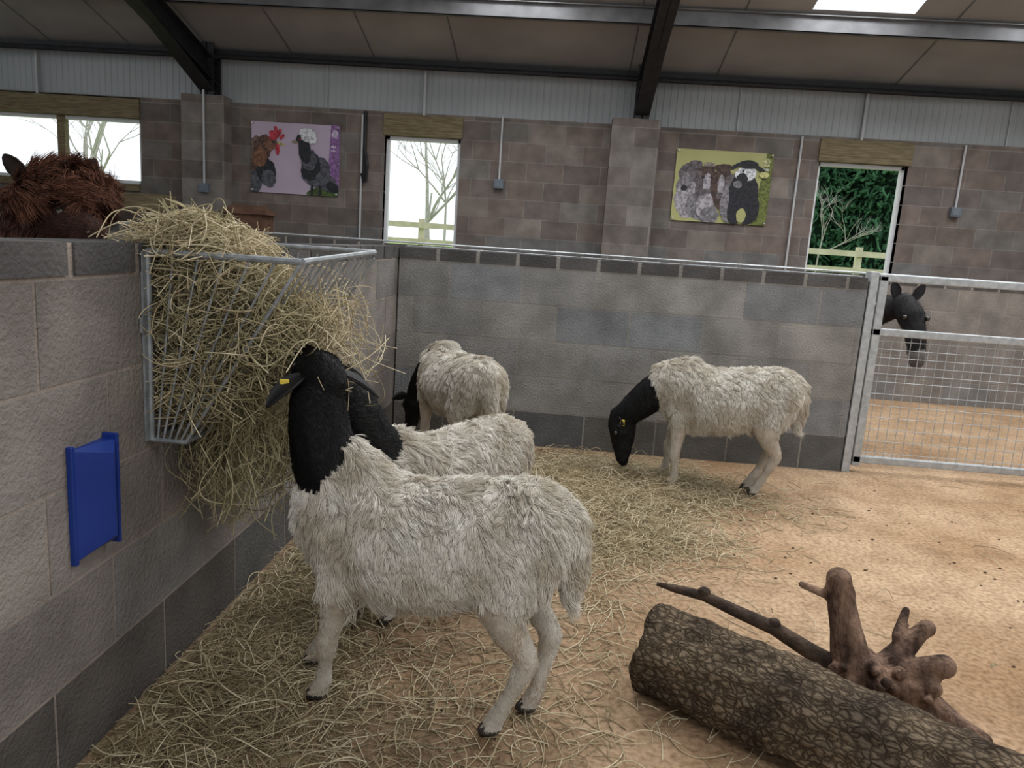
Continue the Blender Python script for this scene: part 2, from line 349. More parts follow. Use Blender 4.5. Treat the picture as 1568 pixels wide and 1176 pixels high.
# ------------------------------------------------------------------ floor
GA=[(-.88,1.7,.25,.6,1.0),(-.82,2.7,.30,.7,1.0),(-.45,1.75,.40,.35,.40),(-.1,3.6,.55,.6,.9),(.30,3.9,.45,.50,1.2),(.72,4.0,.40,.30,.75),(.40,3.2,.42,.25,.75),(.1,2.7,.35,.35,.35),(-.3,1.4,.5,.25,.22),(.0,2.0,.4,.4,.2),(1.15,3.75,.3,.2,.3)]
def dens(x,y):
    d=0
    for cx,cy,sx,sy,w in GA: d=d+w*np.exp(-((x-cx)/sx)**2-((y-cy)/sy)**2)
    return d
n1,n2=190,160
xs=np.linspace(-8,7.5,n1); ys=np.linspace(-3,9.4,n2)
mb=MB()
vs=[(x,y,.0) for y in ys for x in xs]
mb.add(vs,[(j*n1+i,j*n1+i+1,(j+1)*n1+i+1,(j+1)*n1+i) for j in range(n2-1) for i in range(n1-1)])
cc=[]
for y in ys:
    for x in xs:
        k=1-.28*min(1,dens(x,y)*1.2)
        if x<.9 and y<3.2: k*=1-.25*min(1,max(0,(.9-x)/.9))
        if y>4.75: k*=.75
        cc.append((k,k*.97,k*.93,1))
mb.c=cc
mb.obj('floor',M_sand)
hl=empty('hay_litter')
nx,ny=90,130
X,Yg=np.meshgrid(np.linspace(-1.038,1.7,nx),np.linspace(.8,4.595,ny))
D=dens(X,Yg); nzv=rng.normal(size=D.shape)*.005
front=np.clip((Yg-2.4)/1.0,.35,1)
Zz=np.clip(D-.55,-.3,1.0)*.045*front+nzv-.004
vs=list(zip(X.ravel(),Yg.ravel(),Zz.ravel()))
fs=[]
for j in range(ny-1):
    for i in range(nx-1):
        if max(Zz[j,i],Zz[j,i+1],Zz[j+1,i])>-.002: fs.append((j*nx+i,j*nx+i+1,(j+1)*nx+i+1,(j+1)*nx+i))
mb=MB(); mb.add(vs,fs); mb.obj('litter_mat',M_litter,hl,smooth=True)
H_straw=hairmat('straw_blades',[(.25,.195,.11),(.47,.38,.235),(.67,.585,.41),(.33,.28,.165)])
H_green=hairmat('hay_blades',[(.14,.12,.065),(.28,.24,.13),(.46,.40,.25),(.21,.19,.105)])
H_floor=hairmat('trodden_hay',[(.12,.09,.05),(.23,.18,.105),(.40,.33,.21),(.17,.14,.08)])
def floor_straw(name,N,mat,rad,lmin,lmax,filt):
    x=rng.uniform(-1.02,2.6,N*8); y=rng.uniform(.9,4.57,N*8); d=dens(x,y)+.012
    k=(rng.uniform(0,1.15,N*8)<np.clip(d,0,1.2)**1.4)&filt(x,y); x=x[k][:N];y=y[k][:N];d=d[k][:N]
    hgt=np.clip(d-.4,0.02,1.0)*.05*np.clip((y-2.4)/1.0,.4,1)
    P=np.stack([x,y,rng.uniform(0,1,len(x))*hgt+.003],1)
    a=rng.uniform(0,2*np.pi,len(x)); Dd=np.stack([np.cos(a),np.sin(a),rng.normal(size=len(x))*.16*np.clip(d,.1,1)],1)
    straw(name,P,Dd,rng.uniform(lmin,lmax,len(x)),rad,mat,hl,bend=.22,zmin=.003)
floor_straw('straw_layer',10000,H_straw,.0013,.04,.18,lambda x,y:(x+.1*y)>rng.uniform(-1.1,.2,len(x)))
floor_straw('hay_layer',13000,H_floor,.0010,.02,.11,lambda x,y:(x+.1*y)<rng.uniform(-.5,1.2,len(x)))
N=260; P=np.stack([rng.uniform(-.7,1.0,N),rng.uniform(1.4,3.4,N),np.full(N,.006)],1); a=rng.uniform(0,6.28,N)
straw('scattered_stalks',P,np.stack([np.cos(a),np.sin(a),np.zeros(N)],1),rng.uniform(.05,.2,N),.0012,H_straw,hl,bend=.2,zmin=.003)
mb=MB()
for _ in range(130):
    x=random.uniform(.5,3.2);y=random.gauss(3.0,1.1)
    if y>4.5 or y<1.2 or (x<1.5 and y<2.4): continue
    s=random.uniform(.003,.0055); mb.ell((x,y,s*.6),(s*1.6,s,s*.6),nu=6,nv=4)
mb.obj('sheep_droppings',pmat('dung',(.07,.045,.025),(.12,.08,.05),rough=.8))
# ------------------------------------------------------------------ blob animals
def ico():
    import bmesh
    bm=bmesh.new(); bmesh.ops.create_icosphere(bm,subdivisions=2,radius=1)
    v=np.array([x.co[:] for x in bm.verts]); fc=np.array([[q.index for q in x.verts] for x in bm.faces]); bm.free(); return v,fc
IV,IF=ico()
def chain(pts,tag,step=.3):
    out=[]
    P=[tuple(q) if len(q)==6 else (q[0],q[1],q[2],q[3],q[3],q[3]) for q in pts]
    for a,b in zip(P,P[1:]):
        a=np.array(a,float);b=np.array(b,float)
        L=np.linalg.norm(a[:3]-b[:3]); n=max(1,int(L/(min(a[3:].min(),b[3:].min())*step))+1)
        for i in range(n): out.append((a+(b-a)*i/n,tag))
    out.append((np.array(P[-1],float),tag)); return out
def smoothchain(pts,tag,n=26):
    P=np.array([tuple(q) if len(q)==6 else (q[0],q[1],q[2],q[3],q[3],q[3]) for q in pts],float)
    m=len(P); out=[]
    for k in range(n):
        t=k/(n-1)*(m-1); i=min(int(t),m-2); u=t-i
        p0=P[max(i-1,0)];p1=P[i];p2=P[i+1];p3=P[min(i+2,m-1)]
        q=.5*((2*p1)+(-p0+p2)*u+(2*p0-5*p1+4*p2-p3)*u*u+(-p0+3*p1-3*p2+p3)*u**3)
        out.append((q,tag))
    return out
def blob(name,ells,mats,parent,voxel=.011,smooth=6):
    vs=[];fs=[];o=0
    for q,_ in ells:
        vs.append(IV*q[3:]+q[:3]); fs.append(IF+o); o+=len(IV)
    me=bpy.data.meshes.new('tmp'); me.from_pydata(np.concatenate(vs).tolist(),[],np.concatenate(fs).tolist())
    ob=bpy.data.objects.new('tmp',me); link(ob)
    md=ob.modifiers.new('r','REMESH'); md.mode='VOXEL'; md.voxel_size=voxel; md.use_smooth_shade=True
    sm=ob.modifiers.new('s','SMOOTH'); sm.factor=.5; sm.iterations=smooth
    dg=bpy.context.evaluated_depsgraph_get(); ev=ob.evaluated_get(dg)
    m2=bpy.data.meshes.new_from_object(ev); m2.name=name
    bpy.data.objects.remove(ob); bpy.data.meshes.remove(me)
    C=np.array([q[:3] for q,_ in ells]);R=np.array([q[3:] for q,_ in ells]);T=np.array([t for _,t in ells])
    V=np.zeros(len(m2.vertices)*3); m2.vertices.foreach_get('co',V); V=V.reshape(-1,3)
    tagv=np.zeros(len(V),int)
    for s in range(0,len(V),4000):
        d=(((V[s:s+4000,None,:]-C)/R)**2).sum(2); tagv[s:s+4000]=T[d.argmin(1)]
    m2.materials.clear()
    for m in mats: m2.materials.append(m)
    m2.calc_loop_triangles()
    nf=len(m2.polygons)
    fi=np.array([tagv[pp.vertices[0]] for pp in m2.polygons]); m2.polygons.foreach_set('material_index',fi.astype(np.int32))
    m2.polygons.foreach_set('use_smooth',[True]*nf)
    ob=bpy.data.objects.new(name,m2); link(ob,parent)
    nt=len(m2.loop_triangles); ti=np.zeros(nt*3,int); m2.loop_triangles.foreach_get('vertices',ti); ti=ti.reshape(-1,3)
    return ob,V,ti,tagv
def fur(name,V,ti,tagv,tags,N,L,lift,mat,parent,comb=(-.55,0,-.75),clump=0,cc=.7,rad=(.0009,.0008,.0006,.0002),lenf=None,rnd=.25,sel=None,swirl=.25):
    T=V[ti]; tg=tagv[ti[:,0]]; ok=np.isin(tg,tags)
    if sel is not None: ok&=sel(T.mean(1))
    T=T[ok]
    if len(T)==0: return
    cr=np.cross(T[:,1]-T[:,0],T[:,2]-T[:,0]); A=np.linalg.norm(cr,axis=1); nn=unit(cr)
    idx=rng.choice(len(T),N,p=A/A.sum()); u=rng.uniform(size=(N,2)); fl=u.sum(1)>1; u[fl]=1-u[fl]
    P=T[idx,0]+(T[idx,1]-T[idx,0])*u[:,:1]+(T[idx,2]-T[idx,0])*u[:,1:]; n=nn[idx]
    c=np.array(comb,float)[None,:]*np.ones((N,1))
    c=c+swirl*np.stack([np.sin(P[:,0]*23+P[:,2]*19)+np.sin(P[:,0]*51-P[:,2]*43),np.sin(P[:,0]*31+P[:,1]*29),np.cos(P[:,0]*27-P[:,2]*23)],1)
    tn=unit(c-(c*n).sum(1,keepdims=True)*n+1e-5)
    ll=L*rng.uniform(.6,1.25,N)
    if lenf is not None: ll=ll*lenf(P)
    t=np.linspace(0,1,4)[None,:,None]
    Q=P[:,None]+ (n[:,None]*lift*t*(1-.55*t)+tn[:,None]*(t**1.4))*ll[:,None,None]+rng.normal(size=(N,1,3))*rnd*ll[:,None,None]*.5*t**1.5
    if clump:
        ci=rng.choice(N,clump,replace=False); kd=kdtree.KDTree(clump)
        for i,k in enumerate(ci): kd.insert(P[k],i)
        kd.balance()
        near=np.array([kd.find(q)[1] for q in P]); ck=ci[near]
        w=cc*t**1.2
        Q=Q*(1-w)+(Q[ck])*w
    return curves_obj(name,Q,rad,mat,parent)
M_skinw=pmat('sheep_skin_clump_shade',(.29,.26,.225),(.43,.395,.345),scale=14,rough=.9,spec=.1)  # skin under the wool, colour darkened to paint shading between clumps
M_skinb=pmat('sheep_skin_black',(.006,.006,.007),(.012,.011,.011),scale=14,rough=.6,spec=.3)
M_hoof=pmat('hoof',(.03,.027,.025),(.06,.05,.045),rough=.6)
M_leg=pmat('sheep_leg_white',(.42,.38,.32),(.56,.51,.45),scale=20,rough=.9,spec=.1)
M_eye=pmat('eye_glossy',(.01,.008,.006),(.02,.015,.01),rough=.08,spec=.8)
M_tag=pmat('yellow_ear_tag',(.65,.48,.05),(.7,.52,.06),rough=.4)
F_wool=hairmat('wool_white',[(.57,.53,.46),(.72,.685,.615),(.82,.785,.72),(.62,.58,.51)],dirt=(.72,.67,.60))
F_black=hairmat('wool_black',[(.005,.005,.006),(.013,.0125,.0125),(.022,.021,.02)],rough=.5)
F_legw=hairmat('leg_hair_white',[(.52,.47,.40),(.68,.63,.55),(.58,.53,.46)],dirt=(.66,.57,.47),dscale=14)
def ear_mesh(mb,base,d,up,L,W):
    d=Vector(d).normalized(); up=Vector(up); s=d.cross(up).normalized(); nrm=s.cross(d).normalized()
    prof=[(0,.35),(.2,.8),(.45,1),(.7,.8),(.9,.42),(1,.08)]
    vs=[]
    for t,w in prof:
        for k,(a,b) in enumerate(((-1,.35),(-.5,.08),(0,0),(.5,.08),(1,.35))):
            vs.append(Vector(base)+d*(t*L)+s*(a*w*W)+nrm*(b*w*W)-Vector((0,0,1))*(t*t*L*.25))
    for k2 in range(len(vs)): vs.append(vs[k2]-nrm*.006)
    n=5; m=len(prof); fs=[]
    for i in range(m-1):
        for j in range(n-1):
            q=(i*n+j,i*n+j+1,(i+1)*n+j+1,(i+1)*n+j); fs.append(q); fs.append(tuple(x+m*n for x in reversed(q)))
        for j in (0,n-1):
            fs.append((i*n+j,(i+1)*n+j,(i+1)*n+j+m*n,i*n+j+m*n))
    mb.add(vs,fs)
def sheep(loc,heading,sc,neck,poll,muz,FL,FR,HL,HR,nf,tag_side=None,tail=True,sx=1.,hump=0):
    root=empty('black_headed_sheep',(loc[0],loc[1],0)); root.rotation_euler=(0,0,math.radians(heading)); root.scale=(sc,)*3
    E=[]
    trunk=[(-.385,0,.565,.05,.06,.07),(-.33,0,.54,.07,.115,.125),(-.24,0,.52,.08,.145,.155),(-.12,0,.495,.08,.165,.168),(.0,0,.475,.08,.175,.175),
           (.12,0,.475,.08,.168,.178),(.22,0,.49,.08,.14,.175),(.30,0,.515,.07,.115,.155),(.355,0,.535,.06,.085,.11)]
    E+=smoothchain(trunk,0,30)
    E+=[(np.array((.20,0,.60,.09,.07,.09)),0),(np.array((-.27,0,.585,.1,.1,.095)),0)]
    E+=[(np.array((-.30,s*.06,.53,.09,.075,.12)),0) for s in (1,-1)]
    if hump: E+=[(np.array((.255,.0,.69,.04,.045,.05)),0),(np.array((.22,.0,.66,.06,.06,.05)),0),(np.array((.28,.0,.62,.07,.09,.08)),0)]
    if tail: E+=chain([(-.36,0,.58,.055),(-.395,0,.52,.05),(-.405,0,.44,.036),(-.405,0,.37,.02)],0,.4)
    for sd,(fx,fy) in ((1,FL),(-1,FR)):
        hx,hy=.255+fx,sd*.085+fy
        E+=chain([(.24,sd*.085,.48,.075,.055,.10),(.235+fx*.1,sd*.095,.37,.052,.042,.06)],0)
        E+=chain([(.235+fx*.15,sd*.095,.35,.045),(.25+fx*.5,sd*.09+fy*.5,.22,.028),(.255+fx*.6,sd*.09+fy*.6,.185,.031),(.252+fx*.8,sd*.088+fy*.8,.12,.0195),(hx-.005,hy,.065,.0245),(hx+.01,hy,.04,.026)],1)
        E+=chain([(hx+.015,hy,.024,.034,.027,.022),(hx+.025,hy,.014,.034,.027,.012)],3)
    for sd,(fx,fy) in ((1,HL),(-1,HR)):
        hx,hy=-.32+fx,sd*.09+fy
        E+=chain([(-.27,sd*.08,.50,.105,.06,.12),(-.235,sd*.10,.41,.08,.052,.085)],0)
        E+=chain([(-.225,sd*.105,.38,.065,.047,.07),(-.27+fx*.2,sd*.10,.31,.046,.038,.05),(-.345+fx*.5,sd*.095+fy*.5,.25,.031),(-.355+fx*.55,sd*.093+fy*.6,.225,.033),(-.34+fx*.8,sd*.09+fy*.8,.13,.021),(hx-.005,hy,.065,.025),(hx+.01,hy,.04,.026)],1)
        E+=chain([(hx+.015,hy,.024,.034,.027,.022),(hx+.025,hy,.014,.034,.027,.012)],3)
    if sx!=1:
        for q,_ in E: q[0]*=sx
    E+=chain(neck,2,.35)
    P=Vector(poll);Mz=Vector(muz); d=(Mz-P); L=d.length; dn=d.normalized()
    up=Vector((0,0,1)) if abs(dn.z)<.75 else Vector((1,0,0)) if dn.z<0 else Vector((-1,0,0))
    side=up.cross(dn).normalized(); up=dn.cross(side).normalized()
    def hp(t,du=0,r=.05,ds=0): 
        q=P+d*t+up*du+side*ds; return (q.x,q.y,q.z,r)
    E+=chain([hp(-.08,0,.055),hp(.12,.004,.062),hp(.32,0,.057),hp(.5,.004,.047),hp(.72,.0,.039),hp(.92,-.003,.034),hp(1.0,-.008,.028)],2)
    E+=chain([hp(.2,-.04,.043),hp(.5,-.035,.034),hp(.85,-.022,.024)],2)
    for s_ in (1,-1): E+=[(np.array(hp(.30,.02,.026,s_*.044)+hp(.3,.02,.026,0)[3:]*2),2)]
    ob,V,ti,tg=blob('body',E,[M_skinw,M_leg,M_skinb,M_hoof],root)
    def lf(Pp):
        return 1+.9*(Pp[:,2]<.36)+.25*np.sin(Pp[:,0]*31)*np.sin(Pp[:,2]*37)+.4*(Pp[:,0]<-.3)*(Pp[:,2]<.5)+.35*(Pp[:,0]>.12)
    fur('wool',V,ti,tg,[0],nf,.023,.5,F_wool,root,comb=(-.30,0,-.9),clump=int(nf/30),cc=.60,lenf=lf,rnd=.5)
    fur('leg_hair',V,ti,tg,[1],int(nf*.22),.008,.35,F_legw,root,comb=(0,0,-1),rad=(.0007,.0006,.0005,.0002))
    fur('head_hair',V,ti,tg,[2],int(nf*.3),.012,.35,F_black,root,comb=tuple(-dn),rad=(.0007,.0006,.0005,.0002))
    mb=MB()
    for s_ in (1,-1):
        b=P+d*.05+side*(s_*.05)+up*.012
        ear_mesh(mb,b,side*s_+up*(-.35)-dn*.25,up,.115,.028)
    mb.obj('ears',M_skinb,root,smooth=True)
    mb=MB()
    for s_ in (1,-1):
        q=P+d*.30+side*(s_*.060)+up*.022; mb.ell(q,(.012,.012,.012))
        q=P+d*1.02+side*(s_*.018)+up*.004; mb.ell(q,(.006,.006,.005))
    mb.obj('eyes',M_eye,root,smooth=True)
    if tag_side:
        b=P+d*.05+side*(tag_side*.10)-up*.015
        mb=MB(); mb.box((-.012,-.004,-.017),(.012,.004,.017),M=Matrix.Translation(b)@Matrix.Rotation(.4,4,'Z')); mb.obj('ear_tag',M_tag,root,bevel=.003)
    return root
sheep((-.29,1.82),175,1.0,[(.275,0,.60,.07,.085,.10),(.305,0,.67,.085,.085,.10),(.32,0,.75,.08),(.325,0,.82,.072)],(.315,-.01,.88),(.445,-.13,.925),
      (.05,-.035),(.14,-.02),(.09,-.01),(.0,.05),70000,tag_side=1,sx=.91,hump=1)
sheep((-.38,2.47),226,.94,[(.27,0,.575,.09,.10,.13),(.32,0,.66,.095),(.36,0,.75,.08),(.38,-.02,.81,.07)],(.38,-.04,.84),(.48,-.20,.90),
      (.0,.0),(.0,.0),(.0,.0),(.0,.0),32000)
sheep((.91,4.02),173,1.05,[(.27,0,.53,.09,.09,.12),(.37,0,.47,.09,.08,.095),(.44,0,.40,.08,.07,.08),(.49,0,.35,.066)],(.52,0,.32),(.49,.03,.10),
      (-.02,.02),(.03,.0),(.10,-.03),(.12,.05),38000,tag_side=1,sx=.92)
sheep((-.53,3.95),120,1.02,[(.27,.02,.54,.09,.09,.12),(.36,.04,.47,.09,.08,.10),(.42,.06,.40,.08,.07,.08),(.45,.07,.35,.066)],(.46,.08,.32),(.48,.10,.11),
      (.0,.0),(.0,.0),(.0,.0),(.0,.0),30000)
# ------------------------------------------------------------------ alpaca (head seen in three-quarter profile, looking right)
al=empty('brown_alpaca',(.0,0,.04))
E=chain([(-1.85,3.2,.76,.20,.2,.24),(-1.80,2.85,.76,.24,.2,.27),(-1.78,2.5,.80,.2,.2,.25)],0)
E+=chain([(-1.78,2.38,.92,.16),(-1.70,2.32,1.05,.13),(-1.62,2.24,1.15,.12)],0)
E+=chain([(-1.58,2.23,1.245,.085),(-1.51,2.21,1.265,.075)],1)+chain([(-1.56,2.21,1.215,.075),(-1.49,2.17,1.20,.062),(-1.425,2.12,1.18,.05),(-1.37,2.085,1.165,.043),(-1.345,2.07,1.16,.035)],2)+chain([(-1.50,2.17,1.17,.045),(-1.38,2.09,1.145,.03)],2)
for dx,dy in ((-.12,-.35),(.08,-.35),(-.12,.35),(.08,.35)): E+=chain([(-1.8+dx,2.85+dy,.75,.09),(-1.8+dx,2.85+dy,.4,.05),(-1.8+dx,2.85+dy,.04,.04),(-1.8+dx,2.85+dy,-.01,.045)],0)
M_alp=pmat('alpaca_skin',(.03,.012,.008),(.06,.022,.014),rough=.9); F_alp=hairmat('alpaca_fleece',[(.022,.010,.008),(.065,.026,.018),(.12,.048,.032)])
F_alpt=hairmat('alpaca_topknot',[(.035,.016,.011),(.11,.045,.028),(.25,.11,.065)])
M_alpf=pmat('alpaca_face',(.012,.008,.007),(.03,.017,.013),rough=.8)
F_alpf=hairmat('alpaca_face_hair',[(.014,.009,.008),(.045,.020,.014),(.085,.036,.024)])
ob,V,ti,tg=blob('body',E,[M_alp,M_alp,M_alpf],al,voxel=.012)
fur('fleece',V,ti,tg,[0],26000,.045,.6,F_alp,al,comb=(0,0,-1),clump=900,rad=(.0012,.001,.0008,.0004))
fur('topknot',V,ti,tg,[1],17000,.075,1.1,F_alpt,al,comb=(.45,-.1,-.1),clump=420,cc=.5,rad=(.0010,.0009,.0007,.0003),rnd=.35)
fur('face_hair',V,ti,tg,[2],9000,.014,.4,F_alpf,al,comb=(-.8,.4,0))
mb=MB(); ear_mesh(mb,(-1.60,2.15,1.30),(-.45,-.25,1),(0,-1,0),.12,.028); ear_mesh(mb,(-1.50,2.27,1.31),(.1,.3,1),(0,-1,0),.12,.028); mb.obj('ears',M_alpf,al,smooth=True)
mb=MB(); mb.ell((-1.475,2.115,1.222),(.016,)*3); mb.ell((-1.445,2.205,1.222),(.016,)*3); mb.ell((-1.345,2.04,1.17),(.006,)*3); mb.obj('eyes',M_eye,al,smooth=True)
# ------------------------------------------------------------------ donkey
dk=empty('black_donkey',(.24,0,0))
E=chain([(.95,5.75,.72,.20,.2,.2),(1.25,5.65,.70,.24,.22,.23),(1.55,5.5,.72,.18,.18,.22)],0)
E+=chain([(1.62,5.45,.78,.14),(1.80,5.35,.90,.11),(1.95,5.22,1.0,.09)],0)
E+=chain([(2.02,5.14,1.03,.085),(2.05,5.08,.97,.085),(2.07,5.03,.87,.068),(2.08,5.0,.78,.058)],0)+chain([(2.085,4.99,.73,.058),(2.09,4.985,.68,.052)],1)
for dx,dy in ((-.2,-.0),(-.1,.2),(.40,-.2),(.45,.0)): E+=chain([(1.15+dx,5.62+dy,.62,.09),(1.15+dx,5.62+dy,.35,.05),(1.15+dx,5.62+dy,.06,.035),(1.15+dx,5.62+dy,.03,.045)],0)
M_dk=pmat('donkey_coat',(.008,.007,.008),(.018,.016,.016),scale=9,rough=.8); M_dm=pmat('donkey_muzzle',(.06,.055,.055),(.13,.12,.11),rough=.8)
ob,V,ti,tg=blob('body',E,[M_dk,M_dm],dk,voxel=.014)
fur('coat',V,ti,tg,[0],14000,.025,.4,F_black,dk,comb=(0,0,-1))
mb=MB()
ear_mesh(mb,(1.975,5.15,1.06),(-.25,0,1),(0,-1,0),.17,.035); ear_mesh(mb,(2.08,5.15,1.06),(.35,0,1),(0,-1,0),.17,.035)
mb.obj('ears',M_dk,dk,smooth=True)
mb=MB()
for s in (-1,1): mb.ell((2.055+s*.072,5.01,.96),(.016,)*3); mb.ell((2.09+s*.022,4.94,.70),(.009,)*3)
mb.obj('eyes',M_eye,dk,smooth=True)
# ------------------------------------------------------------------ hay rack
hr=empty('hay_rack')
y0,y1=1.79,2.48; xw=-1.03; xo=-.64; zt=1.18; zb=.70; xb=-.94
mb=MB(); T=.0085
corners=[(xw,y0,zt),(xo,y0,zt),(xo,y1,zt+.02),(xw,y1,zt+.02),(xw,y0,zt)]
for a,b in zip(corners,corners[1:]): mb.tube([a,b],T)
cb=[(xw,y0,zb),(xb,y0,zb),(xb,y1,zb),(xw,y1,zb),(xw,y0,zb)]
for a,b in zip(cb,cb[1:]): mb.tube([a,b],.006)
for y in (y0,y1): mb.tube([(xw,y,zt),(xw,y,zb)],.007); mb.tube([(xo,y,zt),(xb,y,zb)],.005)
for i in range(1,12):
    y=y0+(y1-y0)*i/12; mb.tube([(xo,y,zt),(xb,y,zb)],.0032,n=6)
for y in (y0,y1):
    for i in range(1,6):
        k=i/6; mb.tube([(xw+(xo-xw)*k,y,zt),(xw+(xb-xw)*k,y,zb)],.0032,n=6)
mb.box((xw-.008,y0-.03,.98),(xw,y0+.03,1.02)); mb.box((xw-.008,y0-.02,zb),(xw-.002,y0+.02,zt))
mb.obj('rack_frame',M_rack,hr,smooth=False)
hy=empty('hay_in_rack')
def ztop(x,y): return 1.27-.15*np.clip((y-1.95)/.5,0,1)-.30*np.clip((x+.95)/.36,0,1)
def rackpts(N,over=0.,lo=0):
    n=N*3
    z=zb+.06+rng.uniform(0,1,n)**.75*(.55)
    wx=(xb-xw)+(xo-xw-.02)*((z-zb)/(zt-zb)); wx=np.clip(wx,0,.37)+over
    x=xw+.01+rng.uniform(0,1,n)*wx; y=rng.uniform(y0+lo,y1-.03,n); P=np.stack([x,y,z],1)
    P=P[z<ztop(x,y)]; return P[:N]
E=chain([(-.97,1.92,.97,.06,.09,.20),(-.92,1.94,1.08,.10,.09,.08),(-.94,2.15,.98,.09,.14,.20),(-.95,2.36,.95,.08,.08,.18)],0,.5)
blob('hay_core',E,[M_litter],hy,voxel=.03,smooth=3)
def rd(N,zf=.7): a=rng.normal(size=(N,3)); a[:,2]*=zf; return a
P=rackpts(12500,.0,.01); N=len(P); straw('hay_stalks',P,rd(N),rng.uniform(.05,.15,N),.0012,H_green,hy,bend=.25)
P=rackpts(4200,.0,.0); N=len(P); straw('straw_stalks',P,rd(N),rng.uniform(.05,.17,N),.0012,H_straw,hy,bend=.25)
N=3500; a=rng.uniform(0,1,(N,3)); P=np.stack([-1.10+a[:,0]*.40,1.80+a[:,1]*.55,np.zeros(N)],1)
P[:,2]=1.17+a[:,2]*.10*np.exp(-((P[:,0]+.98)/.15)**2)*np.exp(-((P[:,1]-1.95)/.25)**2)
P=P[P[:,2]<ztop(P[:,0],P[:,1])+.03]; N=len(P)
straw('heap_stalks',P,rd(N,.3),rng.uniform(.05,.18,N),.0013,H_straw,hy,bend=.25)
N=1500; P=np.stack([rng.normal(-.87,.07,N),rng.uniform(1.85,2.42,N),rng.uniform(.50,.88,N)],1); P[:,0]=np.clip(P[:,0],-1.0,-.7)
Dn=rng.normal(size=(N,3))*.4; Dn[:,2]-=1
straw('hanging_stalks',P,Dn,rng.uniform(.08,.22,N),.0012,H_green,hy,bend=.3)
N=300; P=np.stack([rng.normal(-.72,.05,N),rng.uniform(1.85,2.5,N),rng.uniform(.78,1.08,N)],1)
straw('loose_stalks',P,rd(N)+np.array([.5,0,-.5]),rng.uniform(.1,.26,N),.0013,H_straw,hy,bend=.3)
# hay being pulled out around the feeding sheep's muzzle
N=900; P=np.stack([rng.normal(-.775,.035,N),rng.normal(1.90,.045,N),rng.normal(.93,.06,N)],1)
straw('pulled_stalks',P,rd(N)+np.array([.4,-.1,-.6]),rng.uniform(.05,.16,N),.0012,H_green,hy,bend=.3)
# ------------------------------------------------------------------ blue holder
mb=MB(); ya,yb=1.475,1.60; za,zb2=.50,.755; xw2=-1.04
ym=(ya*.35+yb*.65)
vs=[(xw2,ya,za),(xw2,yb,za+.0),(xw2,yb,zb2),(xw2,ya,zb2),(xw2+.055,ym,za+.035),(xw2+.055,ym,zb2-.02),(xw2+.012,ya,za),(xw2+.012,ya,zb2),(xw2+.03,yb,za+.01),(xw2+.03,yb,zb2)]
mb.add(vs,[(6,4,5,7),(4,8,9,5),(0,6,7,3),(1,2,9,8),(3,7,5),(3,5,9,2),(0,4,6),(0,1,8,4),(0,3,2,1)])
mb.box((xw2+.0,ya-.006,za-.008),(xw2+.014,ya+.006,zb2+.01)); mb.box((xw2+.0,yb-.004,za),(xw2+.036,yb+.006,zb2+.012))
mb.tube([(xw2+.02,ya+.05,za+.07),(xw2+.036,ya+.05,za+.07)],.008); mb.tube([(xw2+.02,ya+.05,za+.19),(xw2+.036,ya+.05,za+.19)],.008)
mb.obj('blue_mineral_lick_holder',M_blue,bevel=.002)
# ------------------------------------------------------------------ gate
gt=empty('galvanised_gate')
mb=MB(); gy=4.64
mb.box((1.81,gy-.04,0),(1.86,gy+.05,1.24)); 
g0,g1=1.875,4.0
mb.box((g0,gy-.02,.04),(g0+.05,gy+.03,1.22)); mb.box((g1-.05,gy-.02,.04),(g1,gy+.03,1.22))
for z in (1.185,.86,.06): mb.box((g0,gy-.02,z),(g1,gy+.02,z+.045))
for z in (.30,1.05): mb.tube([(1.84,gy,z),(g0+.01,gy,z)],.015)
mb.obj('gate_frame',M_galv,gt,bevel=.006)
mb=MB()
x=g0+.08
while x<g1-.05: mb.tube([(x,gy,.08),(x,gy,.88)],.0022,n=5,cap=False); x+=.055
z=.13
while z<.86: mb.tube([(g0+.05,gy-.005,z),(g1-.05,gy-.005,z)],.0022,n=5,cap=False); z+=.075 if z<.55 else .05
mb.obj('gate_mesh',M_galv,gt)
